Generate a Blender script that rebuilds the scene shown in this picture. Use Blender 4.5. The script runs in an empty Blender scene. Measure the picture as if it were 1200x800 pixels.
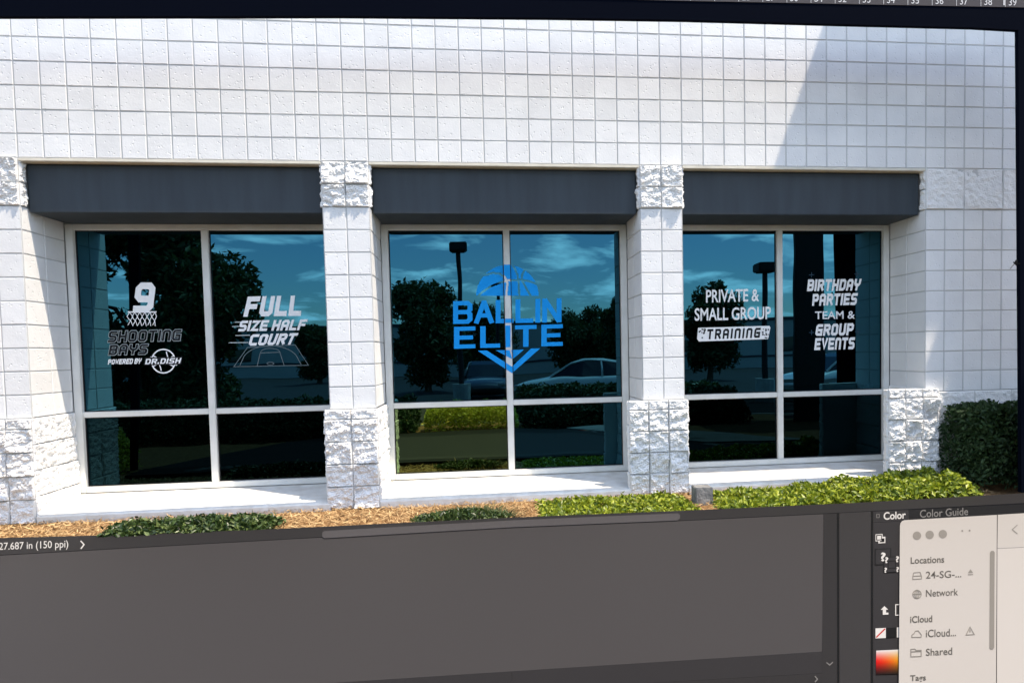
import bpy, bmesh, math, random
from mathutils import Vector, Matrix, noise
random.seed(7)
S = bpy.context.scene
COL = S.collection
ZO = 3.4                                  # height of the window heads above the car park

# ------------------------------------------------------------------ camera
CAM = Vector((3.91937212, -6.38957965, -1.75096015 + ZO))
F, PX, PY = 794.675787, 661.833342, 448.454113
def _rot(a, b, c):
    return Matrix.Rotation(a, 3, 'X') @ Matrix.Rotation(b, 3, 'Y') @ Matrix.Rotation(c, 3, 'Z')
RC = _rot(0.04362714, -0.11809155, -0.02072068) @ Matrix(((1, 0, 0), (0, 0, -1), (0, 1, 0)))
cd = bpy.data.cameras.new('camera'); cam = bpy.data.objects.new('camera', cd); COL.objects.link(cam)
Rb = (Matrix(((1, 0, 0), (0, -1, 0), (0, 0, -1))) @ RC).transposed()
cam.matrix_world = Matrix.Translation(CAM) @ Rb.to_4x4()
cd.sensor_width = 36; cd.sensor_fit = 'HORIZONTAL'
cd.lens = F / 1200 * 36
cd.shift_x = (600 - PX) / 1200; cd.shift_y = (PY - 400) / 1200
cd.clip_start = 0.05; cd.clip_end = 3000
S.camera = cam

# ------------------------------------------------------------------ world, sun, exposure
SUNDIR = Vector((0.374, -0.217, 1.0)).normalized()
W = bpy.data.worlds.new('World'); S.world = W; W.use_nodes = True
nt = W.node_tree; nt.nodes.clear()
out = nt.nodes.new('ShaderNodeOutputWorld'); bg = nt.nodes.new('ShaderNodeBackground')
sky = nt.nodes.new('ShaderNodeTexSky'); sky.sky_type = 'NISHITA'; sky.sun_disc = False
sky.sun_elevation = math.asin(SUNDIR.z); sky.sun_rotation = math.atan2(SUNDIR.x, SUNDIR.y)
sky.ozone_density = 2.2; sky.dust_density = 0.5; sky.air_density = 1.0
tc = nt.nodes.new('ShaderNodeTexCoord'); sep = nt.nodes.new('ShaderNodeSeparateXYZ')
nt.links.new(tc.outputs['Generated'], sep.inputs[0])
def wm(op, a, b):
    n = nt.nodes.new('ShaderNodeMath'); n.operation = op
    for i, v in enumerate((a, b)):
        if isinstance(v, (int, float)): n.inputs[i].default_value = v
        else: nt.links.new(v, n.inputs[i])
    return n.outputs[0]
zz = wm('ADD', wm('MAXIMUM', sep.outputs[2], 0.0), 0.16)
cmb = nt.nodes.new('ShaderNodeCombineXYZ')
nt.links.new(wm('DIVIDE', sep.outputs[0], zz), cmb.inputs[0]); nt.links.new(wm('DIVIDE', sep.outputs[1], zz), cmb.inputs[1])
nz = nt.nodes.new('ShaderNodeTexNoise'); nz.inputs['Scale'].default_value = 2.3; nz.inputs['Detail'].default_value = 9
nz.inputs['Roughness'].default_value = 0.58; nz.inputs['Distortion'].default_value = 0.35
nt.links.new(cmb.outputs[0], nz.inputs['Vector'])
rp = nt.nodes.new('ShaderNodeValToRGB'); rp.color_ramp.elements[0].position = 0.50; rp.color_ramp.elements[1].position = 0.64
nt.links.new(nz.outputs['Fac'], rp.inputs[0])
mx = nt.nodes.new('ShaderNodeMix'); mx.data_type = 'RGBA'
cf = wm('MULTIPLY', rp.outputs[0], 0.85)
nt.links.new(cf, mx.inputs[0]); nt.links.new(sky.outputs[0], mx.inputs[6]); mx.inputs[7].default_value = (15, 15.2, 15.6, 1)
nt.links.new(mx.outputs[2], bg.inputs[0]); bg.inputs[1].default_value = 0.125
nt.links.new(bg.outputs[0], out.inputs[0])
sl = bpy.data.lights.new('sun', 'SUN'); sl.energy = 3.1; sl.angle = math.radians(0.5); sl.color = (1.0, 0.86, 0.69)
sun = bpy.data.objects.new('sun', sl); COL.objects.link(sun)
sun.rotation_euler = SUNDIR.to_track_quat('Z', 'Y').to_euler(); sun.location = (5, -5, 30)
S.view_settings.view_transform = 'Standard'; S.view_settings.look = 'None'
S.view_settings.gamma = 1; S.view_settings.use_curve_mapping = False
S.view_settings.exposure = 1.31

# ------------------------------------------------------------------ helpers
def lin(r, g, b):
    f = lambda c: (c / 255 / 12.92) if c / 255 <= .04045 else ((c / 255 + .055) / 1.055) ** 2.4
    return (f(r), f(g), f(b))
def mat(name, col, rough=.7, metal=0, spec=.3, var=None, bump=None, island=None, scale=6, coat=0):
    m = bpy.data.materials.new(name); m.use_nodes = True; t = m.node_tree; p = t.nodes['Principled BSDF']
    p.inputs['Base Color'].default_value = (*col, 1); p.inputs['Roughness'].default_value = rough
    p.inputs['Metallic'].default_value = metal; p.inputs['Specular IOR Level'].default_value = spec
    p.inputs['Coat Weight'].default_value = coat
    tcn = t.nodes.new('ShaderNodeTexCoord')
    if var:                                    # broad stains between two colours
        n = t.nodes.new('ShaderNodeTexNoise'); n.inputs['Scale'].default_value = scale; n.inputs['Detail'].default_value = 6
        t.links.new(tcn.outputs['Object'], n.inputs['Vector'])
        r = t.nodes.new('ShaderNodeValToRGB'); r.color_ramp.elements[0].position = .35; r.color_ramp.elements[1].position = .68
        r.color_ramp.elements[0].color = (*col, 1); r.color_ramp.elements[1].color = (*var, 1)
        t.links.new(n.outputs['Fac'], r.inputs[0]); t.links.new(r.outputs[0], p.inputs['Base Color'])
    if island:                                 # leaf to leaf colour
        g = t.nodes.new('ShaderNodeNewGeometry'); r = t.nodes.new('ShaderNodeValToRGB')
        es = r.color_ramp.elements
        es[0].color = (*island[0], 1); es[1].color = (*island[-1], 1)
        for i, c in enumerate(island[1:-1]):
            e = es.new((i + 1) / (len(island) - 1)); e.color = (*c, 1)
        t.links.new(g.outputs['Random Per Island'], r.inputs[0]); t.links.new(r.outputs[0], p.inputs['Base Color'])
    if bump:
        last = None
        for sc, st, kind in bump:
            if kind == 'pit':
                n = t.nodes.new('ShaderNodeTexVoronoi'); n.inputs['Scale'].default_value = sc
                t.links.new(tcn.outputs['Object'], n.inputs['Vector'])
                r = t.nodes.new('ShaderNodeValToRGB'); r.color_ramp.elements[0].position = .08; r.color_ramp.elements[1].position = .22
                t.links.new(n.outputs['Distance'], r.inputs[0]); h = r.outputs[0]
            else:
                n = t.nodes.new('ShaderNodeTexNoise'); n.inputs['Scale'].default_value = sc; n.inputs['Detail'].default_value = 5
                t.links.new(tcn.outputs['Object'], n.inputs['Vector']); h = n.outputs['Fac']
            b = t.nodes.new('ShaderNodeBump'); b.inputs['Distance'].default_value = st; b.inputs['Strength'].default_value = 1
            t.links.new(h, b.inputs['Height'])
            if last: t.links.new(last, b.inputs['Normal'])
            last = b.outputs[0]
        t.links.new(last, p.inputs['Normal'])
    return m

M = {}
M['block'] = mat('painted_block', (.74, .74, .735), .85, var=(.80, .80, .79), scale=3.5, bump=[(60, .0011, 'n'), (15, .0020, 'n'), (26, .0026, 'pit')])
M['rough'] = mat('split_face_block', (.76, .755, .74), .9, var=(.80, .79, .77), scale=9, bump=[(120, .003, 'n')])
M['mortar'] = mat('mortar', (.52, .52, .51), .95, bump=[(150, .002, 'n')])
M['cream'] = mat('cream_lintel', (.70, .66, .56), .7, var=(.60, .56, .47), scale=7)
M['slate'] = mat('slate_paint', (.035, .044, .053), .65, var=(.043, .055, .066), scale=2.2, bump=[(40, .0007, 'n')])
M['sill'] = mat('painted_sill', (.78, .77, .73), .8, var=(.66, .63, .57), scale=8, bump=[(70, .0016, 'n')])
M['alu'] = mat('window_frame_paint', (.70, .70, .67), .5, spec=.4, var=(.62, .62, .58), scale=5)
M['gasket'] = mat('black_gasket', (.006, .006, .007), .6)
for k_, amt in (('block', .07), ('rough', .06)):            # every block its own slight tone
    t_ = M[k_].node_tree; p_ = t_.nodes['Principled BSDF']; src = p_.inputs['Base Color'].links[0].from_socket
    g_ = t_.nodes.new('ShaderNodeNewGeometry'); mr = t_.nodes.new('ShaderNodeMapRange'); mr.inputs['To Min'].default_value = 1 - amt; mr.inputs['To Max'].default_value = 1.0
    mu = t_.nodes.new('ShaderNodeMix'); mu.data_type = 'RGBA'; mu.blend_type = 'MULTIPLY'; mu.inputs[0].default_value = 1
    t_.links.new(g_.outputs['Random Per Island'], mr.inputs[0]); t_.links.new(src, mu.inputs[6]); t_.links.new(mr.outputs[0], mu.inputs[7]); t_.links.new(mu.outputs[2], p_.inputs['Base Color'])
t_ = M['slate'].node_tree                   # run-off streaks down the fascia paint
mp = t_.nodes.new('ShaderNodeMapping'); mp.inputs['Scale'].default_value = (4, 2, .5)
n_ = [x for x in t_.nodes if x.type == 'TEX_NOISE' and x.inputs['Scale'].default_value < 5][0]
t_.links.new(n_.inputs['Vector'].links[0].from_socket, mp.inputs[0]); t_.links.new(mp.outputs[0], n_.inputs['Vector'])
M['soil'] = mat('mulch_soil', (.27, .15, .06), .95, var=(.17, .09, .035), scale=14, bump=[(60, .02, 'n')])
M['asphalt'] = mat('asphalt', (.020, .021, .022), .9, var=(.028, .028, .029), scale=1.2, bump=[(90, .004, 'n')])
M['kerb'] = mat('kerb_concrete', (.38, .37, .35), .9, var=(.28, .27, .25), scale=6, bump=[(60, .002, 'n')])
M['stone'] = mat('weathered_concrete', (.24, .24, .235), .9, var=(.13, .13, .13), scale=16, bump=[(60, .006, 'n')])
M['yellow'] = mat('yellow_line_paint', (.62, .42, .06), .8)
M['straw'] = mat('dry_straw', (.4, .25, .1), .9, island=[(.19, .11, .045), (.42, .27, .125), (.57, .41, .21)])
M['lime'] = mat('lime_leaf', (.2, .3, .03), .45, spec=.5, island=[(.04, .08, .006), (.19, .25, .012), (.38, .42, .03)])
M['bright'] = mat('yellow_leaf', (.3, .3, .03), .5, spec=.5, island=[(.36, .42, .03), (.62, .62, .09), (.80, .76, .22)])
M['green'] = mat('green_leaf', (.06, .1, .02), .4, spec=.5, island=[(.010, .025, .005), (.035, .07, .013), (.13, .17, .05)])
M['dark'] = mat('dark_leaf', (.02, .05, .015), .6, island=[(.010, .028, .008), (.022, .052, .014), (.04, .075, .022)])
M['drygreen'] = mat('withered_blade', (.06, .06, .03), .8, island=[(.010, .020, .006), (.03, .045, .012), (.10, .10, .04)])
M['tree'] = mat('tree_leaf', (.05, .08, .025), .6, island=[(.02, .04, .012), (.04, .07, .02), (.07, .10, .035)])
for k_, w_ in (('lime', .3), ('bright', .45), ('green', .2), ('tree', .3), ('dark', .15)):
    t_ = M[k_].node_tree; p_ = t_.nodes['Principled BSDF']; tr = t_.nodes.new('ShaderNodeBsdfTranslucent'); ms = t_.nodes.new('ShaderNodeMixShader'); ms.inputs[0].default_value = w_
    t_.links.new(p_.inputs['Base Color'].links[0].from_socket, tr.inputs[0]); t_.links.new(p_.outputs[0], ms.inputs[1]); t_.links.new(tr.outputs[0], ms.inputs[2]); t_.links.new(ms.outputs[0], t_.nodes['Material Output'].inputs[0])
M['bark'] = mat('bark', (.09, .065, .045), .9, bump=[(30, .02, 'n')])
M['twig'] = mat('twig', (.07, .055, .035), .9)
M['farwall'] = mat('far_wall_paint', (.42, .42, .40), .85, var=(.36, .36, .34), scale=.4)
M['steel'] = mat('dark_steel', (.008, .009, .010), .6, metal=.0)
M['carwhite'] = mat('white_car_paint', (.72, .74, .74), .25, spec=.5, coat=1)
M['carblack'] = mat('black_car_paint', (.012, .012, .014), .25, spec=.5, coat=1)
M['carglass'] = mat('car_glass', (.008, .010, .012), .05, spec=.6)
M['rubber'] = mat('rubber', (.012, .012, .012), .85)
M['rim'] = mat('alloy_rim', (.45, .45, .46), .3, metal=.9)
M['redlamp'] = mat('tail_lamp', (.35, .01, .01), .2)
M['slat'] = mat('pale_slat', (.55, .56, .55), .7)
# glass: tinted mirror-coated panes
g = mat('tinted_glass', (.024, .090, .126), .0, metal=1.0); M['glass'] = g
pg_ = g.node_tree.nodes['Principled BSDF']; pg_.inputs['Specular Tint'].default_value = (.1, .4, .6, 1)
g3 = mat('brightened_glass', (.17, .25, .12), .0, metal=1.0); M['brightglass'] = g3  # same glass, tint raised in one pane to brighten the shrub's reflection
g2 = mat('darkened_glass', (.006, .020, .026), .0, metal=1.0); M['dimglass'] = g2  # same glass, tint lowered so black reflections are painted into the lower panes
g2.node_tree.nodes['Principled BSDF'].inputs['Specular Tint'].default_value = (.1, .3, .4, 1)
for gg in (g, g2, g3):                          # panes are never quite flat
    t_ = gg.node_tree; n_ = t_.nodes.new('ShaderNodeTexNoise'); n_.inputs['Scale'].default_value = 1.3; n_.inputs['Detail'].default_value = 1
    c_ = t_.nodes.new('ShaderNodeTexCoord'); b_ = t_.nodes.new('ShaderNodeBump'); b_.inputs['Distance'].default_value = .0022; b_.inputs['Strength'].default_value = 1
    t_.links.new(c_.outputs['Object'], n_.inputs['Vector']); t_.links.new(n_.outputs['Fac'], b_.inputs['Height']); t_.links.new(b_.outputs[0], t_.nodes['Principled BSDF'].inputs['Normal'])
def flat(name, rgb, alb=1, rough=.75): return mat(name, tuple(c * alb for c in rgb), rough, spec=.12)

def obj(name, me, parent=None, m=None, smooth=False):
    if isinstance(me, bmesh.types.BMesh):
        b = me; me = bpy.data.meshes.new(name); b.to_mesh(me); b.free()
    o = bpy.data.objects.new(name, me); COL.objects.link(o)
    if m is not None:
        if not isinstance(m, (list, tuple)): m = [m]
        for x in m: me.materials.append(x)
    if smooth:
        for p in me.polygons: p.use_smooth = True
    if parent: o.parent = parent
    return o
def tag(o, label=None, cat=None, group=None, kind=None):
    for k, v in (('label', label), ('category', cat), ('group', group), ('kind', kind)):
        if v: o[k] = v
    return o
def empty(name, loc, label, cat, group=None):
    o = bpy.data.objects.new(name, None); COL.objects.link(o); o.location = loc; o.empty_display_size = .2
    bpy.context.view_layer.update(); return tag(o, label, cat, group)
def adopt(o, p):                            # parent while keeping world coordinates
    o.parent = p; o.matrix_parent_inverse = Matrix.Translation(-Vector(p.location)) if p.parent is None else Matrix()
    return o
def part(name, me, p, m, smooth=False):
    o = obj(name, me, None, m, smooth); root = p
    if p.type == 'EMPTY': adopt(o, p)
    else: o.parent = p; o.matrix_parent_inverse = p_inv(p)
    return o
def p_inv(p):
    m = Matrix.Identity(4); q = p
    chain = []
    while q: chain.append(q); q = q.parent
    for q in reversed(chain): m = m @ (q.matrix_parent_inverse if q.parent else Matrix()) @ q.matrix_basis
    return m.inverted()
def box(bm, x0, x1, y0, y1, z0, z1, bev=0, mi=0):
    r = bmesh.ops.create_cube(bm, size=1)
    for v in r['verts']:
        v.co = Vector((x0 + (v.co.x + .5) * (x1 - x0), y0 + (v.co.y + .5) * (y1 - y0), z0 + (v.co.z + .5) * (z1 - z0)))
    fs = {f for v in r['verts'] for f in v.link_faces}
    for f in fs: f.material_index = mi
    if bev:
        es = list({e for v in r['verts'] for e in v.link_edges})
        bmesh.ops.bevel(bm, geom=es, offset=bev, segments=2, affect='EDGES', material=-1)
def tube(bm, pts, rad, n=8, mi=0):
    rings = []
    for i, p in enumerate(pts):
        p = Vector(p); d = (Vector(pts[min(i + 1, len(pts) - 1)]) - Vector(pts[max(i - 1, 0)])).normalized()
        u = d.orthogonal().normalized(); w = d.cross(u); r = rad[i] if isinstance(rad, (list, tuple)) else rad
        rings.append([bm.verts.new(p + (u * math.cos(a) + w * math.sin(a)) * r) for a in [2 * math.pi * k / n for k in range(n)]])
    for a, b in zip(rings, rings[1:]):
        u0 = min(range(n), key=lambda s: (a[0].co - b[s].co).length)
        for k in range(n):
            bm.faces.new((a[k], a[(k + 1) % n], b[(k + 1 + u0) % n], b[(k + u0) % n])).material_index = mi
    bm.faces.new(rings[0][::-1]).material_index = mi; bm.faces.new(rings[-1]).material_index = mi

# ------------------------------------------------------------------ block walls
K, B = .20865, .2032                         # block pitch across and up
def wall_rect(bm, o, u, n, u0, u1, v0, v1, mi=1):          # mortar bed behind the blocks
    vs = [bm.verts.new(o + u * a + Vector((0, 0, b)) - n * .0058) for a, b in ((u0, v0), (u1, v0), (u1, v1), (u0, v1))]
    bm.faces.new(vs).material_index = mi
def smooth_block(bm, o, u, n, a0, a1, b0, b1):
    """one pressed-face block: bevelled edge, a slightly out-of-true face"""
    z = Vector((0, 0, 1)); j = .0050; e = .0036
    tilt = (random.gauss(0, .0035), random.gauss(0, .0055)); pr = random.gauss(0, .0005)
    N = 3; rows = []
    outer = [bm.verts.new(o + u * a + z * b - n * .0065) for a, b in ((a0 + j, b0 + j), (a1 - j, b0 + j), (a1 - j, b1 - j), (a0 + j, b1 - j))]
    ca, cb = (a0 + a1) / 2, (b0 + b1) / 2
    inner = []
    for a, b in ((a0 + j + e, b0 + j + e), (a1 - j - e, b0 + j + e), (a1 - j - e, b1 - j - e), (a0 + j + e, b1 - j - e)):
        h = pr + (a - ca) * tilt[0] + (b - cb) * tilt[1]
        inner.append(bm.verts.new(o + u * (a + random.gauss(0, .0006)) + z * (b + random.gauss(0, .0006)) + n * h))
    bm.faces.new(inner)
    for k in range(4): bm.faces.new((outer[k], outer[(k + 1) % 4], inner[(k + 1) % 4], inner[k]))
def rough_block(bm, o, u, n, a0, a1, b0, b1, amp=1.0, N=30):
    """one split-face block, broken surface as real relief"""
    z = Vector((0, 0, 1)); j = .0035; g = []; sd = Vector((random.random() * 50, random.random() * 50, 0))
    Nu = max(4, int(N * (a1 - a0) / .2)); Nv = max(4, int(N * (b1 - b0) / .2))
    tx, tz = random.gauss(0, .05), random.gauss(0, .07)
    for q in range(Nv + 1):
        row = []
        for p in range(Nu + 1):
            a = a0 + j + (a1 - a0 - 2 * j) * p / Nu; b = b0 + j + (b1 - b0 - 2 * j) * q / Nv
            P = o + u * a + z * b
            w = Vector((P.x + P.y, P.z, 0)); s = sd + Vector((w.x * .8 + w.y * .3, w.y - w.x * .3, 0))
            h = .010 + .013 * noise.noise(s * 9) + .017 * noise.noise(s * 22 + Vector((3, 1, 2))) + .013 * abs(noise.noise(s * 46)) + .006 * noise.noise(s * 85)
            c, d = noise.voronoi(s * 17)[0][:2]
            h += .008 * min(d - c, .6)
            h += (a - (a0 + a1) / 2) * tx + (b - (b0 + b1) / 2) * tz
            ed = min(a - a0, a1 - a, b - b0, b1 - b)
            f = min(1, max(0, (ed - .003) / .006))
            row.append(bm.verts.new(P + n * ((h * amp) * f - .003 * (1 - f))))
        g.append(row)
    for q in range(Nv):
        for p in range(Nu): bm.faces.new((g[q][p], g[q][p + 1], g[q + 1][p + 1], g[q + 1][p]))
UX, NY = Vector((1, 0, 0)), Vector((0, -1, 0))
OW = Vector((0, 0, ZO))
def front(bm, k0, k1, j0, j1, y=0.0, rough=0, amp=1, du=1, dv=1):
    o = OW + Vector((0, y, 0))
    wall_rect(bm, o, UX, NY, k0 * K, k1 * K, j0 * B, j1 * B)
    j = j0
    while j < j1 - 1e-6:
        k = k0
        while k < k1 - 1e-6:
            a = (k * K, min(k + du, k1) * K, j * B, min(j + dv, j1) * B)
            (rough_block(bm, o, UX, NY, *a, amp) if rough else smooth_block(bm, o, UX, NY, *a)); k += du
        j += dv
DEP = .60
def reveal(bm, k, sgn, j0, j1, rough=0, y0=0.0, y1=DEP, cols=2):
    """the jamb of an opening at block line k; sgn +1 faces right, -1 faces left"""
    o = OW + Vector((k * K, 0, 0)); n = Vector((sgn, 0, 0)); u = Vector((0, 1, 0))
    wall_rect(bm, o, u, n, y0, y1, j0 * B, j1 * B)
    w = (y1 - y0) / cols
    for j in range(int(j1 - j0)):
        for c in range(cols):
            a = (y0 + c * w, y0 + (c + 1) * w, (j0 + j) * B, (j0 + j + 1) * B)
            (rough_block if rough else smooth_block)(bm, o, u, n, *a)
bld = empty('commercial_building', (4.2, 0, 0), 'white painted block building front with three dark window bays', 'building')
BM = [M['block'], M['mortar']]; RM = [M['rough'], M['mortar']]
b = bmesh.new(); front(b, -8, 56, 0, 27)
part('upper_wall', b, bld, BM)
b = bmesh.new(); box(b, -8 * K, 56 * K, -.04, .5, ZO + 27 * B, ZO + 27 * B + .12, .01)
part('parapet_cap', b, bld, M['slate'])
# core behind the masonry so that nothing is hollow (upper wall, piers)
b = bmesh.new()
box(b, -8 * K, 56 * K, .012, .30, ZO + .001, ZO + 27 * B - .001)
for k0, k1 in ((-8, 0), (12, 14), (26, 28), (40, 56)):
    box(b, k0 * K + .012, k1 * K - .012, .012, .9, .1, ZO - .001)
box(b, -8 * K, 56 * K, .9, 1.1, .1, ZO + 27 * B)
part('wall_core', b, bld, M['mortar'])
JB = -15.5
def pier(k0, k1, b0, b1, left, right, lead, btop=-11):
    b = bmesh.new(); front(b, k0, k1, btop if btop > -11 else -11, -2)
    if left: reveal(b, k0, -1, -11, -2)
    if right: reveal(b, k1, 1, -11, -2)
    p = part('pillar', b, bld, BM)
    b = bmesh.new()
    if k0 == 40: front(b, k0, k1, -2, 0, -.002, 1, .35, 2, 2)
    else: front(b, k0, k1, -2, 0, -.002, 1, 1.15)
    if right: reveal(b, k1, 1, -2, 0, 1, 0, .08, 1)
    if left: reveal(b, k0, -1, -2, 0, 1, 0, .08, 1)
    c = part('rough_band', b, p, RM)
    return p
def base(p, b0, b1, left, right, top=-11, y=-.03):
    b = bmesh.new(); n = max(1, round(b1 - b0)); w = (b1 - b0) / n
    rows = 5; 
    front(b, b0, b1, top - .45, top, y, 1, .9, w, .45)
    hh = (top - .45 - JB) / 4
    front(b, b0, b1, JB, top - .45, y, 1, 1.35, w, hh)
    # the cheeks of the facing are thin; behind them the jamb itself is split-faced too
    for k, kc, sg, on in ((b0, left, -1, left is not None), (b1, right, 1, right is not None)):
        if not on: continue
        thin = abs(k - kc) > .1
        nn = Vector((sg, 0, 0)); uu = Vector((0, 1, 0)); y1 = .03 if thin else DEP
        oo = OW + Vector((k * K, 0, 0)); nc = 1 if thin else 2
        wall_rect(b, oo, uu, nn, y, y1, JB * B, top * B)
        for r_ in range(4):
            for c in range(nc):
                rough_block(b, oo, uu, nn, y + (y1 - y) / nc * c, y + (y1 - y) / nc * (c + 1), (JB + (top - JB) / 4 * r_) * B, (JB + (top - JB) / 4 * (r_ + 1)) * B, .5 if thin else .8)
        if thin:
            oo = OW + Vector((kc * K, 0, 0))
            for r_ in range(4): rough_block(b, oo, uu, nn, .034, DEP, (JB + (top - JB) / 4 * r_) * B, (JB + (top - JB) / 4 * (r_ + 1)) * B, .6)
    zt = ZO + top * B - .003
    box(b, b0 * K + .004, b1 * K - .004, y + .010, .028, ZO + JB * B, zt, 0, 0)
    return part('rough_base', b, p, RM)
p = pier(-8, 0, 0, 0, False, True, 0); base(p, -8, 0.04, None, 0)
p = pier(12, 14, 0, 0, True, True, 0); base(p, 11.8, 14.06, 12, 14)
p = pier(26, 28, 0, 0, True, True, 0); base(p, 25.3, 28.1, 26, 28)
p = pier(40, 56, 0, 0, True, False, 0)
base(p, 37.95, 40.55, 40, 40.5, -10.8, -.05)
b = bmesh.new(); front(b, 40.6, 56, JB, -11, -.002, 1, .45, 2, 1.5); part('rough_base', b, p, RM)
# dark header boxes and sills, windows
def quadbox(bm, pts, z0s, z1s): pass
def make_bay(k0, k1, kb0, kb1):
    x0, x1 = k0 * K + .004, k1 * K - .004
    b = bmesh.new(); box(b, x0 + .012, x1 - .012, .085, DEP + .02, ZO - .445, ZO - .032, .006)
    part('header', b, bld, M['slate'])
    b = bmesh.new(); box(b, x0, x1, -.004, .34, ZO - .026, ZO - .002, .003)
    part('lintel', b, bld, M['cream'])
    b = bmesh.new(); a0, a1 = kb0 * K, kb1 * K
    N = 40; top = []; 
    for i in range(N + 1):
        x = a0 + (a1 - a0) * i / N; w = random.gauss(0, .002)
        top.append([b.verts.new(v) for v in ((x, .70, ZO - 3.02), (x, .02, ZO - 3.078), (x, -.035 + w, ZO - 3.086 + w), (x, -.045 + w, ZO - 3.10), (x, -.04 - w, ZO - 3.25))])
    for p_, q_ in zip(top, top[1:]):
        for i in range(4): b.faces.new((p_[i], p_[i + 1], q_[i + 1], q_[i]))
    part('sill', b, bld, M['sill'])
    # window
    zt, zb, zm, xm = ZO - .448, ZO - 3.018, ZO - 2.265, (k0 + k1) / 2 * K
    fw, yf, yg = .068, DEP, DEP + .05
    b = bmesh.new()
    box(b, x0, x0 + fw, yf, yf + .09, zb, zt, .004); box(b, x1 - fw, x1, yf, yf + .09, zb, zt, .004)
    box(b, x0 + fw + .0005, x1 - fw - .0005, yf + .002, yf + .09, zt - .055, zt, .004)
    box(b, x0 + fw + .0005, x1 - fw - .0005, yf + .002, yf + .09, zb, zb + .055, .004)
    w = part('window', b, bld, M['alu'])
    b = bmesh.new(); box(b, xm - .032, xm + .032, yf + .012, yf + .088, zb + .0555, zt - .0555, .004)
    part('mullion', b, w, M['alu'])
    for a, c in ((x0 + fw, xm - .0325), (xm + .0325, x1 - fw)):
        b = bmesh.new(); box(b, a + .0005, c - .0005, yf + .014, yf + .086, zm - .027, zm + .027, .004); part('transom', b, w, M['alu'])
        for z0, z1 in ((zb + .055, zm - .0275), (zm + .0275, zt - .055)):
            b = bmesh.new(); box(b, a - .004, c + .004, yg, yg + .008, z0 - .004, z1 + .004)
            pn = part('pane', b, w, (M['dimglass'] if k0 != 14 else M['brightglass'] if a < xm - .5 else M['glass']) if z0 == zb + .055 else M['glass'])
            b = bmesh.new(); gz = .009
            for q in ((a + .0006, a + gz, z0, z1), (c - gz, c - .0006, z0, z1), (a + gz, c - gz, z0 + .0006, z0 + gz), (a + gz, c - gz, z1 - gz, z1 - .0006)):
                box(b, q[0], q[1], yg - .008, yg - .0006, q[2], q[3])
            part('gasket', b, w, M['gasket'])
    return w
make_bay(0, 12, .06, 11.95); make_bay(14, 26, 14.06, 25.95); make_bay(28, 40, 28.1, 39.95)
# unseen stepped slab added at the right-hand end to shade wall and hedge
cz0, cz1 = ZO + 4.85, ZO + 5.0; cx0 = 7.273 + (5.0 - 1.375) * .374
b = bmesh.new(); box(b, cx0, 10.50, -1.30, -.010, cz0, cz1, .006); box(b, 10.5005, 10.95, -1.41, -.010, cz0 - .001, cz1 + .001, .006); box(b, 10.9505, 11.27, -1.53, -.010, cz0 - .002, cz1 + .002, .006); box(b, 11.2705, 15, -2.55, -.010, cz0 - .003, cz1 + .003, .006)
part('shade_caster', b, bld, M['slate'])

# ------------------------------------------------------------------ ground
def sheet(name, x0, x1, y0, y1, z, m, n=1):
    b = bmesh.new(); bmesh.ops.create_grid(b, x_segments=n, y_segments=n, size=.5)
    for v in b.verts: v.co = Vector((x0 + (v.co.x + .5) * (x1 - x0), y0 + (v.co.y + .5) * (y1 - y0), z))
    return tag(obj(name, b, None, m), kind='structure')
sheet('ground', -700, 700, -900, 500, 0, M['asphalt'])
BZ = .255
b = bmesh.new(); NX, NYb = 150, 60
vs = [[b.verts.new((-4 + 18 * i / NX, -6.1 + 6.3 * q / NYb, BZ - .012 + .022 * noise.noise(Vector((i * .3, q * .4, 0))) + .01 * noise.noise(Vector((i * .9, q * 1.1, 5))) - (.02 if q < 50 else 0))) for i in range(NX + 1)] for q in range(NYb + 1)]
for q in range(NYb):
    for i in range(NX): b.faces.new((vs[q][i], vs[q][i + 1], vs[q + 1][i + 1], vs[q + 1][i]))
tag(obj('planting_bed', b, None, M['soil'], True), kind='structure')
b = bmesh.new(); box(b, -4.15, 14.15, -6.25, -6.1, -.1, .24, .015); box(b, -4.15, -4.0, -6.1, .2, -.1, .24, .015); box(b, 14, 14.15, -6.1, .2, -.1, .24, .015)
tag(obj('kerb', b, None, M['kerb']), kind='structure')

# ------------------------------------------------------------------ foliage
def leaves(pts, size, up=.5, long=1.7, fold=.25, seed=0):
    rnd = random.Random(seed); V = []; Fc = []
    for p in pts:
        n = Vector((rnd.gauss(0, 1), rnd.gauss(0, 1), rnd.gauss(0, 1))).normalized() + Vector((0, 0, up)); n.normalize()
        u = n.orthogonal().normalized(); u.rotate(Matrix.Rotation(rnd.random() * 6.283, 3, n)); w = n.cross(u)
        s = size * rnd.uniform(.6, 1.25); L, Wd = s * long * .5, s * .5; i = len(V)
        V += [p - u * L, p + w * Wd * .8 + n * fold * s * .5 - u * L * .1, p + u * L, p - w * Wd * .8 + n * fold * s * .5 - u * L * .1]
        Fc += [(i, i + 1, i + 2), (i, i + 2, i + 3)]
    return V, Fc
def mesh(name, V, Fc):
    m = bpy.data.meshes.new(name); m.from_pydata([tuple(v) for v in V], [], Fc); m.update(); return m
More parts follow.
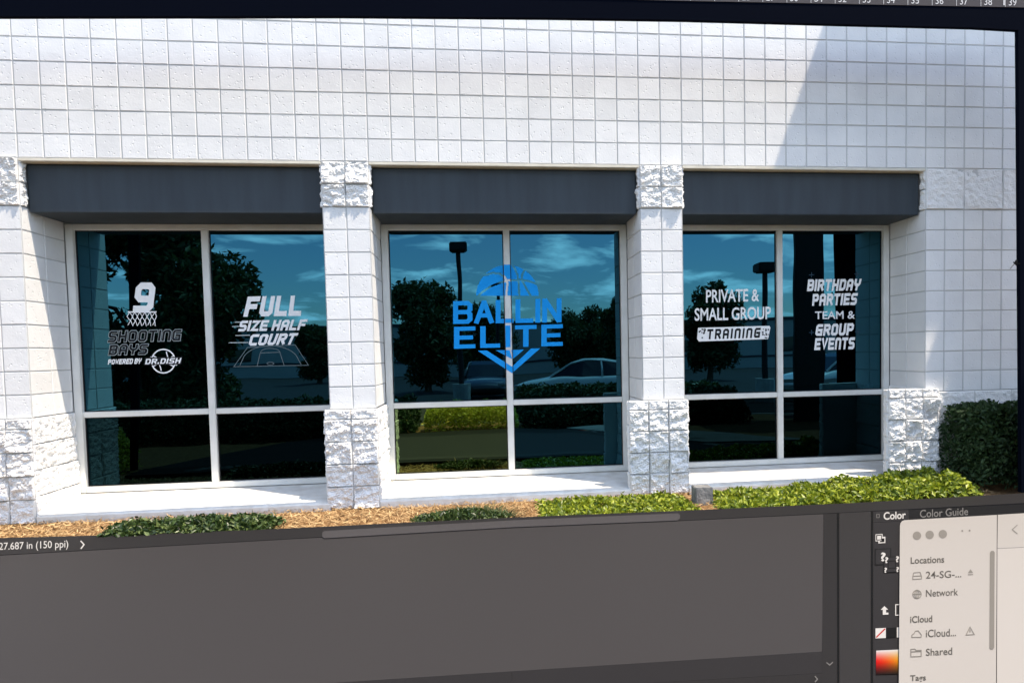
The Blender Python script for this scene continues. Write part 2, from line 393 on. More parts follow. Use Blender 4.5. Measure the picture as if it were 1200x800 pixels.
def low_plant(name, x0, x1, y0, y1, h, n, size, m, label, cat, seed, lump=.4, prof=None, group=None, up=.7, edge=.12):
    """a low shrub: woody stems and a lumpy mat of leaves"""
    rnd = random.Random(seed); pts = []
    root = empty(name, ((x0 + x1) / 2, (y0 + y1) / 2, BZ - .02), label, cat, group)
    while len(pts) < n:
        x, y = rnd.uniform(x0, x1), rnd.uniform(y0, y1)
        ex = min(x - x0, x1 - x) / edge; ey = min(y - y0, y1 - y) / edge
        e = min(1, ex, ey) ** .5
        hh = (prof(x, y) if prof else h) * (1 - lump + lump * (.5 + noise.noise(Vector((x * 5, y * 5, seed)))) * 1.6) * (.35 + .65 * e)
        t = 1 - rnd.random() ** 2.2 * .9
        pts.append(Vector((x + rnd.gauss(0, .012), y + rnd.gauss(0, .012), BZ - .02 + max(.012, hh * t + rnd.gauss(0, .012)))))
    part('foliage', mesh('foliage', *leaves(pts, size, up, seed=seed)), root, m)
    return root
low_plant('low_hedge', .92, 2.20, -.905, -.50, .12, 6500, .032, M['green'], 'low dark green clipped hedge in dry straw below the left window', 'hedge', 3, .25)
low_plant('ground_cover_shrub', 4.36, 5.72, -.91, -.16, .06, 6500, .032, M['lime'], 'lime green ground cover mat left of the grey stub post', 'shrub', 11, .4, group='lime green ground cover')
low_plant('ground_cover_shrub', 5.92, 8.27, -.91, -.16, .10, 13000, .036, M['lime'], 'lime green ground cover rising from the grey stub post to the right pedestal', 'shrub', 12, .35,
          prof=lambda x, y: .07 + .15 * max(0, (x - 6.4) / 1.9), group='lime green ground cover')
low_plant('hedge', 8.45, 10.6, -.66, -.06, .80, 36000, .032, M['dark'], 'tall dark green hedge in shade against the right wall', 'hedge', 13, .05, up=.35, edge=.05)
# withered grass tuft
def blades(n, cx, cy, rx, ry, h, seed, lean=.6, wd=.006):
    rnd = random.Random(seed); V = []; Fc = []
    for _ in range(n):
        a = rnd.random() * 6.283; r = rnd.random() ** .6
        x, y = cx + math.cos(a) * r * rx, cy + math.sin(a) * r * ry
        d = Vector((math.cos(a) * r + rnd.gauss(0, .5), math.sin(a) * r + rnd.gauss(0, .5), 0)); hh = h * rnd.uniform(.5, 1.1) * (1.1 - .5 * r)
        s = Vector((-d.y, d.x, 0)); s = s.normalized() * wd if s.length > 1e-4 else Vector((wd, 0, 0)); i = len(V); P = Vector((x, y, BZ - .03))
        for t, q in ((0, 1), (.5, .8), (1, .1)):
            c = P + d * lean * hh * t * t + Vector((0, 0, hh * (t - .25 * t * t)))
            V += [c - s * q, c + s * q]
        Fc += [(i, i + 1, i + 3, i + 2), (i + 2, i + 3, i + 5, i + 4)]
    return V, Fc
t = empty('withered_tuft', (3.6, -.62, BZ), 'low dark leafy tuft with thin blades in the straw below the middle window', 'grass tuft')
part('blades', mesh('blades', *blades(900, 3.80, -.64, .36, .26, .16, 5, .9)), t, M['drygreen'])
rnd = random.Random(8); pts = []
while len(pts) < 2600:
    a, q = rnd.random() * 6.283, rnd.random() ** .5; pts.append(Vector((3.70 + math.cos(a) * q * .42, -.68 + math.sin(a) * q * .20, BZ - .02 + .12 * rnd.random() * (1.1 - q * .7))))
part('leaves', mesh('leaves', *leaves(pts, .026, .5, 2.2, seed=8)), t, M['green'])
part('dry_stalks', mesh('dry_stalks', *blades(90, 3.72, -.66, .48, .32, .17, 6, 1.3, .004)), t, M['straw'])
# straw litter
rnd = random.Random(2); V = []; Fc = []
for _ in range(26000):
    x, y = rnd.uniform(-2.0, 8.6), rnd.uniform(-1.05, -.03)
    a = rnd.random() * 6.283; L = rnd.uniform(.015, .05); d = Vector((math.cos(a), math.sin(a), rnd.gauss(0, .28))) * L; s = Vector((-math.sin(a), math.cos(a), rnd.gauss(0, .3))) * rnd.uniform(.002, .005)
    P = Vector((x, y, BZ + rnd.uniform(-.012, .022))); i = len(V); V += [P - d, P + s, P + d, P - s]; Fc.append((i, i + 1, i + 2, i + 3))
o = obj('straw_litter', mesh('straw_litter', V, Fc), None, M['straw']); tag(o, 'golden brown straw litter spread along the foot of the wall', 'straw', kind='stuff')
# stub post
b = bmesh.new(); box(b, 5.765, 5.925, -.56, -.42, BZ - .1, BZ + .155, .006)
bmesh.ops.subdivide_edges(b, edges=b.edges[:], cuts=4, use_grid_fill=True)
for v in b.verts: v.co += Vector((noise.noise(v.co * 25), noise.noise(v.co * 25 + Vector((5, 0, 0))), noise.noise(v.co * 25 + Vector((0, 7, 0))))) * .006
tag(obj('stub_post', b, None, M['stone']), 'short weathered grey concrete stub post among lime ground cover', 'post')

# ------------------------------------------------------------------ flat lettering on a plane
class Plane:
    """layout helper: turns photo coordinates into points of ONE real flat surface"""
    def __init__(s, p, n): s.p = Vector(p); s.n = Vector(n)
    def __call__(s, x, y, lift=0.0):
        d = RC.transposed() @ Vector(((x - PX) / F, (y - PY) / F, 1))
        t = (s.p + s.n * lift - CAM).dot(s.n) / d.dot(s.n)
        t0 = (s.p - CAM).dot(s.n) / d.dot(s.n)
        return CAM + d * t0 + s.n * lift
def poly(bm, pl, pts, lift, mi=0):
    vs = [bm.verts.new(pl(x, y, lift)) for x, y in pts]
    f = bm.faces.new(vs); f.material_index = mi
    f.normal_update()
    if f.normal.dot(pl.n) < 0: f.normal_flip()
def line(bm, pl, pts, w, lift, closed=False, mi=0):
    """mitred stroke through photo points, width w in photo pixels"""
    P = [Vector(p).to_2d() for p in pts]; n = len(P); L = []; R = []
    for i in range(n):
        a = P[(i - 1) % n] if (closed or i > 0) else None; c = P[(i + 1) % n] if (closed or i < n - 1) else None
        d1 = (P[i] - a).normalized() if a is not None else None; d2 = (c - P[i]).normalized() if c is not None else None
        d1 = d1 or d2; d2 = d2 or d1
        n1 = Vector((-d1.y, d1.x)); n2 = Vector((-d2.y, d2.x)); m = (n1 + n2)
        if m.length < .2: m = n1
        m.normalize(); k = min(2.0, 1 / max(.35, m.dot(n1)))
        L.append(P[i] + m * w / 2 * k); R.append(P[i] - m * w / 2 * k)
    for i in range(n if closed else n - 1):
        q = (i + 1) % n
        poly(bm, pl, [tuple(L[i]), tuple(L[q]), tuple(R[q]), tuple(R[i])], lift, mi)
def quadmap(q):
    TL, TR, BR, BL = [Vector(p) for p in q]
    return lambda u, v: tuple((BL * (1 - u) + BR * u) * (1 - v) + (TL * (1 - u) + TR * u) * v)
# angular block alphabet, strokes on a 4 x 6 grid
G = {
 'A': [[(0, 0), (0, 5), (1, 6), (3, 6), (4, 5), (4, 0)], [(0, 2.5), (4, 2.5)]],
 'B': [[(0, 0), (0, 6), (3.3, 6), (4, 5.3), (4, 3.8), (3.3, 3.1), (4, 2.4), (4, .7), (3.3, 0), (0, 0)], [(0, 3.1), (3.3, 3.1)]],
 'C': [[(4, 6), (.8, 6), (0, 5.2), (0, .8), (.8, 0), (4, 0)]],
 'D': [[(0, 0), (0, 6), (3, 6), (4, 5), (4, 1), (3, 0), (0, 0)]],
 'E': [[(4, 6), (.0, 6), (0, 0), (4, 0)], [(0, 3), (3.4, 3)]],
 'F': [[(4, 6), (0, 6), (0, 0)], [(0, 3), (3.3, 3)]],
 'G': [[(4, 6), (.8, 6), (0, 5.2), (0, .8), (.8, 0), (4, 0), (4, 3), (2, 3)]],
 'H': [[(0, 0), (0, 6)], [(4, 0), (4, 6)], [(0, 3), (4, 3)]],
 'I': [[(0, 0), (0, 6)]],
 'L': [[(0, 6), (0, 0), (3.6, 0)]],
 'N': [[(0, 0), (0, 5.2), (.8, 6), (3.2, 6), (4, 5.2), (4, 0)]],
 'M': [[(0, 0), (0, 6), (2.2, 2.5), (4.4, 6), (4.4, 0)]],
 'O': [[(.8, 0), (0, .8), (0, 5.2), (.8, 6), (3.2, 6), (4, 5.2), (4, .8), (3.2, 0), (.8, 0)]],
 'P': [[(0, 0), (0, 6), (3.2, 6), (4, 5.2), (4, 3.5), (3.2, 2.7), (0, 2.7)]],
 'R': [[(0, 0), (0, 6), (3.2, 6), (4, 5.2), (4, 3.6), (3.2, 2.8), (0, 2.8)], [(2.2, 2.8), (4, 0)]],
 'S': [[(4, 6), (.7, 6), (0, 5.3), (0, 3.7), (.7, 3), (3.3, 3), (4, 2.3), (4, .7), (3.3, 0), (0, 0)]],
 'T': [[(0, 6), (4, 6)], [(2, 6), (2, 0)]],
 'U': [[(0, 6), (0, .8), (.8, 0), (3.2, 0), (4, .8), (4, 6)]],
 'V': [[(0, 6), (2, 0), (4, 6)]],
 'W': [[(0, 6), (1, 0), (2.4, 4.5), (3.8, 0), (4.8, 6)]],
 'Y': [[(0, 6), (0, 4), (.8, 3), (3.2, 3), (4, 4), (4, 6)], [(2, 3), (2, 0)]],
 'Z': [[(0, 6), (4, 6), (0, 0), (4, 0)]],
 '9': [[(0, 0), (3.2, 0), (4, .8), (4, 5.2), (3.2, 6), (.8, 6), (0, 5.2), (0, 3.4), (.8, 2.6), (4, 2.6)]],
 '.': [[(0, -.5), (0, .7)]],
 'a': [[(0, 0), (1.9, 6), (2.1, 6), (4, 0)], [(1.3, 1.9), (2.9, 1.9)]],
 'n': [[(0, 0), (0, 6)], [(.3, 6), (3.7, 0)], [(4, 0), (4, 6)]],
}
_lift = [0]
def block_text(bm, pl, s, q, th=1.3, gap=1.0, lift=.002, mi=0):
    """angular text filling photo quad q (TL,TR,BR,BL)"""
    x = 0; runs = []
    for ch in s:
        if ch == ' ': x += 2.6; continue
        w = max(p[0] for st in G[ch] for p in st)
        for st in G[ch]: runs.append([(p[0] + x + th / 2, p[1]) for p in st])
        x += w + th + gap
    W_ = x - gap; H_ = 6 + th; f = quadmap(q)
    for i, st in enumerate(runs):
        cl = st[0] == st[-1]; pts = st[:-1] if cl else st
        P = [Vector(p) for p in pts]; n = len(P)
        # extend open ends by half a stroke for square caps
        if not cl:
            P[0] = P[0] - (P[1] - P[0]).normalized() * th * .5 if (P[0].y in (0, 6) or 1) and th and s else P[0]
            P[-1] = P[-1] + (P[-1] - P[-2]).normalized() * th * .5
        L = []; R = []
        for k in range(n):
            a = P[(k - 1) % n] if (cl or k > 0) else None; c = P[(k + 1) % n] if (cl or k < n - 1) else None
            d1 = (P[k] - a).normalized() if a is not None else None; d2 = (c - P[k]).normalized() if c is not None else None
            d1 = d1 if d1 is not None else d2; d2 = d2 if d2 is not None else d1
            n1 = Vector((-d1.y, d1.x)); n2 = Vector((-d2.y, d2.x)); m = n1 + n2
            if m.length < .3: m = n1.copy()
            m.normalize(); kk = min(1.8, 1 / max(.4, m.dot(n1)))
            L.append(P[k] + m * th / 2 * kk); R.append(P[k] - m * th / 2 * kk)
        for k in range(n if cl else n - 1):
            j = (k + 1) % n
            poly(bm, pl, [f(p.x / W_, min(1.02, max(-.02, (p.y + th / 2) / H_))) for p in (L[k], L[j], R[j], R[k])], lift + .0001 * ((i * 3 + k) % 11), mi)
def font_text(bm, pl, s, q, bold=0.0, lift=.002, mi=0):
    """plain sans text filling photo quad q"""
    c = bpy.data.curves.new('text', 'FONT'); c.body = s; c.offset = bold; c.resolution_u = 4
    o = bpy.data.objects.new('text', c); COL.objects.link(o)
    dg = bpy.context.evaluated_depsgraph_get(); me = bpy.data.meshes.new_from_object(o.evaluated_get(dg))
    bpy.data.objects.remove(o); bpy.data.curves.remove(c)
    xs = [v.co.x for v in me.vertices]; ys = [v.co.y for v in me.vertices]
    x0, x1, y0, y1 = min(xs), max(xs), min(ys), max(ys); f = quadmap(q)
    vs = [bm.verts.new(pl(*f((v.co.x - x0) / (x1 - x0), (v.co.y - y0) / (y1 - y0)), lift)) for v in me.vertices]
    for p in me.polygons:
        try: fc = bm.faces.new([vs[i] for i in p.vertices])
        except ValueError: continue
        fc.material_index = mi; fc.normal_update()
        if fc.normal.dot(pl.n) < 0: fc.normal_flip()
    bpy.data.meshes.remove(me)
def circle(cx, cy, r, n=40, a0=0, a1=360, ry=None): 
    return [(cx + r * math.cos(math.radians(a0 + (a1 - a0) * i / n)), cy + (ry or r) * math.sin(math.radians(a0 + (a1 - a0) * i / n))) for i in range(n + (0 if a1 - a0 == 360 else 1))]

# ------------------------------------------------------------------ window signs (vinyl on the panes)
GL = Plane((0, DEP + .05 - .0015, ZO - 1.5), (0, -1, 0))
M['vwhite'] = flat('white_vinyl', (.90, .90, .89)); M['vblack'] = flat('black_vinyl', (.012, .013, .015)); M['vblue'] = flat('blue_vinyl', (.010, .31, .80))
M['vline'] = flat('thin_white_vinyl', (.45, .50, .50)); M['vfaint'] = flat('faint_vinyl', (.13, .17, .18)); M['vdim'] = flat('dim_vinyl', (.03, .06, .09))
def sign(name, px, py, label):
    return empty(name, GL(px, py), label, 'window sign')
s = sign('window_sign', 170, 435, 'nine shooting bays lettering with hoop net and ball on the left window')
b = bmesh.new(); block_text(b, GL, '9', [(160, 331), (183, 331), (179, 366), (155.5, 366)], 1.75); part('number', b, s, M['vwhite'])
b = bmesh.new(); line(b, GL, [(150, 365.5), (183.5, 365.5)], 1.6, .0026)
rnd = random.Random(4)
for i in range(6):
    x = 152 + i * 6
    line(b, GL, [(x, 366), (x + 4 - i * .5, 371), (x + 1 - i * .3, 375), (x + 4 - i * .8, 382)], .8, .0021 + i * .0001)
    line(b, GL, [(x, 366), (x - 3 - i * .2, 371), (x + 1 - i * .3, 376), (x - 2 - i * .2, 381)], .8, .0028 + i * .0001)
part('hoop_net', b, s, M['vwhite'])
for txt, q in (('SHOOTING', [(128.5, 388), (213, 386), (211, 399), (126.5, 401)]), ('BAYS', [(129.5, 404), (174, 403), (172, 415), (127, 416)])):
    b = bmesh.new(); block_text(b, GL, txt, [(q[0][0] - .6, q[0][1] - .6), (q[1][0] + .6, q[1][1] - .6), (q[2][0] + .6, q[2][1] + .6), (q[3][0] - .6, q[3][1] + .6)], 2.0, .5, .0016, 0)
    block_text(b, GL, txt, q, 1.42, 1.1, .0032, 1); part('lettering', b, s, [M['vline'], M['vblack']])
b = bmesh.new(); block_text(b, GL, 'POWERED BY', [(127.5, 421), (166.5, 419.5), (165, 426), (126.4, 427)], 1.9, .8); part('lettering', b, s, M['vwhite'])
b = bmesh.new(); line(b, GL, circle(191.5, 423, 13.8, 44), 1.5, .0012, True)
for c, a0, a1 in (((191.5, 400), 52, 128), ((191.5, 446), 232, 308)): line(b, GL, circle(*c, 20.5, 20, a0, a1), 1.3, .0014)
line(b, GL, circle(214, 410, 19, 16, 110, 175), 1.2, .0016); line(b, GL, circle(170, 436, 19, 16, -70, -5), 1.2, .0018)
part('ball_outline', b, s, M['vwhite'])
b = bmesh.new(); poly(b, GL, [(170, 418.8), (214, 417.6), (212.5, 427), (169, 428)], .0022, 1); block_text(b, GL, 'DR.DISH', [(171.5, 420.3), (213, 419.2), (211, 425.5), (170, 426.7)], 1.6, 1.1, .003, 0); part('lettering', b, s, [M['vwhite'], M['vblack']])
s = sign('window_sign', 322, 430, 'white full size half court lettering above a thin court drawing')
for txt, q, th in (('FULL', [(290.5, 347.5), (355, 346), (352.5, 370), (285, 371)], 2.0), ('SIZE HALF', [(282, 375.7), (361, 374), (356.7, 386.7), (279, 388.3)], 1.9), ('COURT', [(294.5, 391.7), (350, 390), (343.5, 403.5), (291, 405)], 1.9)):
    b = bmesh.new(); block_text(b, GL, txt, q, th, .8); part('lettering', b, s, M['vwhite'])
for x0, x1, y in ((275, 284, 377.5), (272, 282, 382.5), (276, 293, 393), (268, 291, 401.5)):
    b = bmesh.new(); line(b, GL, [(x0, y), (x1, y - .3)], 1.0, .0016); part('speed_line', b, s, M['vline'])
b = bmesh.new()
line(b, GL, [(274, 429.5), (290, 407), (346, 404), (361.5, 427.8)], .8, .0012, True)
line(b, GL, [(301.5, 428.6), (305, 413.5), (328, 412.5), (333, 428)], .8, .0016)
line(b, GL, circle(316.8, 413, 11.5, 16, 180, 360, 5), .7, .0019); line(b, GL, circle(317, 425.8, 4, 16, ry=1.6), .7, .0021, True)
line(b, GL, [(281, 428.5)] + circle(317, 424, 33, 20, 190, 350, 19) + [(353, 427)], .8, .0023)
part('court_lines', b, s, M['vfaint'])
# blue logo, wrapping over the middle mullion
s = sign('window_sign', 597, 436, 'blue ball and lettering emblem with chevron on the middle window')
XM = 20 * K
def wrap(bm):
    for xc in (XM - .0322, XM + .0322):
        bmesh.ops.bisect_plane(bm, geom=bm.verts[:] + bm.edges[:] + bm.faces[:], plane_co=(xc, 0, 0), plane_no=(1, 0, 0), dist=1e-6)
    fs = [f for f in bm.faces if abs(f.calc_center_median().x - XM) < .0320]
    if fs:
        bmesh.ops.split(bm, geom=fs)
        for v in {v for f in bm.faces if abs(f.calc_center_median().x - XM) < .0320 for v in f.verts}: v.co.y -= .0385
    return bm
b = bmesh.new(); cx, cy, r = 594.6, 346.5, 36.5; N = 120
SEAMS = [[(236, 312), (262, 288), (300, 262), (340, 246), (385, 235), (440, 231), (480, 238), (530, 256)], [(262, 212), (310, 199), (345, 203), (366, 222), (378, 250), (372, 312)],
         [(396, 156), (414, 180), (426, 210), (432, 250), (434, 312)], [(462, 180), (448, 206), (446, 232), (462, 262), (490, 312)]]
def ball_in(x, y):
    dx, dy = (x - cx) / r, (cy - y) / (r * .985)
    if dy < 0 or dx * dx + dy * dy > 1: return False
    X, Y = (x - 500) * 4, (y - 270) * 4
    for st in SEAMS:
        for (ax, ay), (bx, by) in zip(st, st[1:]):
            t = max(0, min(1, ((X - ax) * (bx - ax) + (Y - ay) * (by - ay)) / ((bx - ax) ** 2 + (by - ay) ** 2)))
            if math.hypot(X - ax - t * (bx - ax), Y - ay - t * (by - ay)) < 5.2: return False
    return True
for i in range(N):
    for q in range(N // 2 + 1):
        x, y = cx - r + 2 * r * (i + .5) / N, cy - 2 * r * (q + .5) / N
        if ball_in(x, y):
            h = r / N
            poly(b, GL, [(x - h, y - h), (x + h, y - h), (x + h, y + h), (x - h, y + h)], .0016)
bmesh.ops.remove_doubles(b, verts=b.verts[:], dist=.0003)
part('ball', wrap(b), s, M['vblue'])
b = bmesh.new(); G_ = dict(G); G['A'] = G['a']; G['N'] = G['n']
block_text(b, GL, 'BALLIN', [(531, 353), (658, 349.3), (658, 377.5), (531, 379.5)], 1.35, .55, .0016); part('lettering', wrap(b), s, M['vblue'])
b = bmesh.new(); block_text(b, GL, 'ELITE', [(532, 383), (659.5, 379.8), (659.5, 405), (532, 408.5)], 1.35, 1.2, .0016); part('lettering', wrap(b), s, M['vblue'])
G.update(G_)
b = bmesh.new()
poly(b, GL, [(560, 410.8), (570.5, 410.6), (600, 429.5), (600, 437)], .0016); poly(b, GL, [(600, 429.5), (622.5, 408.2), (633, 408), (600, 437)], .0016)
poly(b, GL, [(581, 410.3), (597, 410), (600, 420.5)], .0016); poly(b, GL, [(599, 410), (614, 409.5), (601.5, 420)], .0016)
part('chevron', wrap(b), s, M['vblue'])
s = sign('window_sign', 858, 400, 'white private and small group training lettering with a pale badge')
for txt, q in (('PRIVATE &', [(827.3, 339.6), (889.5, 338.3), (889.5, 353), (827.3, 354.8)]), ('SMALL GROUP', [(814, 361), (903.3, 359), (903.3, 374), (814, 376)])):
    b = bmesh.new(); font_text(b, GL, txt, q, .018); part('lettering', b, s, M['vwhite'])
b = bmesh.new(); poly(b, GL, [(818, 384), (901.5, 381.7), (902.8, 384), (900, 397.2), (819, 400), (816.8, 397)], .0014)
rnd = random.Random(9)
part('badge', b, s, M['vwhite'])
b = bmesh.new(); block_text(b, GL, 'TRAINING', [(829, 385.6), (891.5, 384), (890, 395.6), (828, 397.5)], 1.7, 1.9, .0030)
for side in (0, 1):
    for i in range(15):
        x = (818.5 + rnd.random() * 8.5) if not side else (893 + rnd.random() * 7.5); y = 385.5 + rnd.random() * 11; h = rnd.uniform(.5, 1.0)
        poly(b, GL, [(x - h, y - h), (x + h, y - h), (x + h, y + h), (x - h, y + h)], .0040 + .0001 * i)
part('lettering', b, s, M['vblack'])
s = sign('window_sign', 978, 410, 'white birthday parties team and group events lettering on the right window')
for txt, q, th in (('BIRTHDAY', [(947, 327.3), (1009.6, 326.7), (1006.7, 340.4), (945.5, 341.2)], 1.9), ('PARTIES', [(952.6, 344.3), (1005.3, 343.3), (1003.3, 357.3), (951.5, 358.3)], 1.9),
                   ('GROUP', [(957, 380), (1001, 378.3), (999.3, 392.7), (955, 393.5)], 1.9), ('EVENTS', [(955.5, 396), (1002, 395), (1000.7, 409), (954, 410.2)], 1.9)):
    b = bmesh.new(); block_text(b, GL, txt, q, th, .85); part('lettering', b, s, M['vwhite'])
b = bmesh.new(); font_text(b, GL, 'TEAM &', [(955, 365), (1001.7, 364), (1001.7, 373.3), (955, 374)], .012); part('lettering', b, s, M['vwhite'])
for x, y in ((951, 322), (1004, 321), (951, 389.5), (1005, 388.5)):
    b = bmesh.new(); line(b, GL, [(x - 3, y), (x + 3, y)], .9, .0014); line(b, GL, [(x, y - 3), (x, y + 3)], .9, .0018); part('spark_mark', b, s, M['vdim'])

# ------------------------------------------------------------------ the computer screen in front of the bed
YS = -.93; ZS = .305                          # upright edge plane; top of the panel lying in front of the bed
FR = Plane((0, YS, 0), (0, -1, 0)); SC = Plane((0, 0, ZS), (0, 0, 1))
A = .285
tone = lambda n, r, g_, b_, k=A: flat(n, lin(r, g_, b_), k)
M['canvas'] = tone('canvas_grey', 87, 84, 85); M['bar'] = tone('bar_grey', 60, 58, 59); M['thumb'] = tone('thumb_grey', 104, 101, 103)
M['strip'] = tone('strip_grey', 55, 53, 54); M['panel'] = tone('panel_grey', 66, 64, 65); M['panel2'] = tone('panel_dark_grey', 57, 55, 57)
M['tab'] = tone('tab_black', 26, 26, 29); M['ink'] = tone('ink_black', 8, 8, 9); M['uiwhite'] = tone('pale_text', 225, 223, 220, .38)
M['uigrey'] = tone('grey_text', 150, 148, 146); M['finder'] = tone('sheet_cream', 212, 207, 201, .35); M['finder2'] = tone('sheet_pale', 218, 213, 207, .35)
M['ftext'] = tone('sheet_text', 120, 116, 110); M['ficon'] = tone('sheet_icon', 168, 163, 155); M['fdot'] = tone('sheet_dot', 172, 166, 158)
M['red'] = tone('red_mark', 225, 30, 30); M['bezel'] = mat('bezel_black', tuple(c * .7 for c in lin(9, 14, 26)), .95, spec=.02); M['ruler'] = flat('ruler_grey', lin(66, 63, 65), 1.3); M['digits'] = flat('ruler_digits', lin(185, 183, 182), 1.3)
scr = empty('computer_screen', (4.0, YS, BZ), 'large dark computer screen edge and grey application panel framing the building', 'screen')
XL = FR(-120, 400).x
def slab(name, pts, pl, thick, lift, m, parent=scr):
    b = bmesh.new(); t = [b.verts.new(pl(x, y, lift)) for x, y in pts]
    for v in t: v.co.x = max(v.co.x, XL)
    u = [b.verts.new(v.co - pl.n * thick) for v in t]
    f = b.faces.new(t); b.faces.new(u[::-1])
    for i in range(len(t)): b.faces.new((t[i], u[i], u[(i + 1) % len(t)], t[(i + 1) % len(t)]))
    bmesh.ops.recalc_face_normals(b, faces=b.faces[:])
    return part(name, b, parent, m)
edge = [(-120, 19), (0, 19.5), (400, 19), (640, 21), (800, 23.5), (1000, 29), (1140, 32.5), (1193.3, 35.5)]
bez = slab('top_edge', edge + [(1275, 37.5), (1275, -18), (-120, -18)], FR, .04, 0, M['bezel'])
slab('side_edge', [(1193.3, 35.52), (1194.5, 200), (1196, 400), (1197, 577), (1275, 573), (1275, 37.52)], FR, .04, 0, M['bezel'])
slab('side_edge', [(-120, 19.02), (-92, 19.1), (-92, 635), (-120, 637)], FR, .04, 0, M['bezel'])
slab('ruler', [(560, -4), (700, -1), (800, 1.6), (1000, 5.5), (1200, 9.3), (1275, 10.8), (1275, -15), (560, -15)], FR, .004, .0045, M['ruler'])
for i, n in enumerate(range(24, 40)):
    b = bmesh.new(); x = 1186 - 28.6 * (39 - n) + .02 * (39 - n) ** 2; y = 8.0 - (1186 - x) * .0195
    font_text(b, FR, str(n), [(x - 4.5, y - 9), (x + 4.5, y - 8.8), (x + 4.5, y - .6), (x - 4.5, y - .8)], 0, .006)
    part('ruler_number', b, scr, M['digits'])
    b = bmesh.new(); line(b, FR, [(x - 8.5, y - 14), (x - 8.5, y + .6)], .5, .0062); part('ruler_tick', b, scr, M['digits'])
b = bmesh.new(); line(b, FR, [(1176, 0), (1176, 7)], 1.6, .0066); part('ruler_marker', b, scr, M['digits'])
# lying panel
slab('canvas', [(-400, 671), (0, 650.5), (500, 622.5), (800, 610), (965, 602), (964, 680), (963.5, 763), (600, 786), (-400, 851)], SC, .03, 0, M['canvas'])
slab('lower_strip', [(963.5, 763.3), (963, 788), (600, 809), (600, 786.3)], SC, .03, 0, M['panel2']); slab('lower_strip', [(599.8, 786.3), (599.8, 809), (-400, 875), (-400, 851.3)], SC, .03, 0, M['panel2'])
slab('bottom_strip', [(963, 788.2), (962, 868), (-400, 960), (-400, 875.2), (599.9, 809.2)], SC, .03, 0, M['strip'])
slab('scroll_bar', [(-400, 650), (0, 630.5), (133, 627), (300, 621), (600, 606.5), (800, 598.5), (1000, 589.5), (1200, 578), (1275, 573.5), (1275, 585), (1200, 589.5), (1000, 600), (800, 609.9), (500, 622.4), (0, 650.4), (-400, 670.9)], SC, .05, .004, M['bar'])
slab('scroll_thumb', [(380, 623), (600, 610.5), (794, 602.3), (797, 604), (797, 608), (794, 610.5), (600, 618.5), (380, 631.5), (377.5, 629.5), (377.5, 625)], SC, .004, .0085, M['thumb'])
slab('scroll_column', [(965.2, 601.9), (980.5, 601.1), (981, 680), (981, 850), (962.2, 850), (964.2, 680)], SC, .03, 0, M['strip'])
slab('divider', [(980.6, 601), (983.4, 600.9), (983.6, 850), (981.2, 850)], SC, .03, .0005, M['ink'])
slab('tool_panel', [(983.5, 600.8), (1020.5, 599), (1020, 850), (983.8, 850)], SC, .03, 0, M['panel'])
slab('divider', [(1020.6, 599), (1023.2, 598.9), (1023, 850), (1020.2, 850)], SC, .03, .0005, M['ink'])
cp = slab('colour_panel', [(1023.3, 612), (1275, 599), (1275, 850), (1023.1, 850)], SC, .03, 0, M['panel2'])
slab('tab_row', [(1065, 597.2), (1275, 586.5), (1275, 598.8), (1065, 609.5)], SC, .03, .0008, M['tab']); slab('tab_row', [(1023.3, 599), (1064.8, 597.2), (1064.8, 609.7), (1023.3, 611.8)], SC, .03, .0008, M['panel2'])
b = bmesh.new(); font_text(b, SC, '27.687 in (150 ppi)', [(-1, 636.5), (80, 633.3), (80, 644.6), (-1, 647.6)], .004, .006)
line(b, SC, [(94.5, 634.2), (98.5, 638.6), (94.8, 643.6)], 1.5, .006); part('status_text', b, scr, M['uiwhite'])
b = bmesh.new(); line(b, SC, [(968.5, 776.5), (972.3, 779.5), (976, 776)], 1.3, .003); line(b, SC, [(955, 792.5), (958, 796), (955, 799.5)], 1.3, .003); part('arrow_marks', b, scr, M['uigrey'])
def Z1(x, y): return (960 + x / 3.6375, 580 + y / 3.6375)
def q1(*p): return [Z1(*a) for a in p]
b = bmesh.new(); font_text(b, SC, 'Color', [(1035.5, 600.2), (1061.5, 598.8), (1061.5, 607.7), (1035.5, 609.3)], .02, .003); part('tab_text', b, scr, M['uiwhite'])
b = bmesh.new(); font_text(b, SC, 'Color Guide', [(1078, 597.6), (1134.5, 594.6), (1134.5, 603.6), (1078, 606.8)], .008, .003); part('tab_text', b, scr, M['uigrey'])
b = bmesh.new(); line(b, SC, q1((245, 83), (256, 82), (256, 96), (245, 97)), .7, .003, True)
part('tab_mark', b, scr, M['uigrey'])
b = bmesh.new(); poly(b, SC, q1((240, 168), (270, 166), (270, 196), (240, 198)), .003); poly(b, SC, q1((252, 180), (282, 178), (282, 205), (252, 207)), .0034)
poly(b, SC, q1((247, 175), (264, 174), (264, 190), (247, 191)), .0042, 0); poly(b, SC, q1((243, 171), (267, 169.5), (267, 193), (243, 194.5)), .0038, 1); poly(b, SC, q1((266, 186), (278, 185.5), (278, 201), (258, 202), (258, 197), (266, 196)), .0040, 1)
part('fill_icon', b, scr, [M['uiwhite'], M['ink']])
b = bmesh.new(); poly(b, SC, q1((237, 230), (307, 226), (307, 296), (237, 300)), .0022, 1); poly(b, SC, q1((241, 234), (303, 230), (303, 292), (241, 296)), .0026, 2)
poly(b, SC, q1((274, 264), (345, 261), (345, 330), (274, 333)), .0030, 1); poly(b, SC, q1((278, 268), (345, 265), (345, 326), (278, 329)), .0034, 2)
line(b, SC, q1((294, 284), (326, 282), (326, 312), (294, 314)), 1.1, .0038, True, 1)
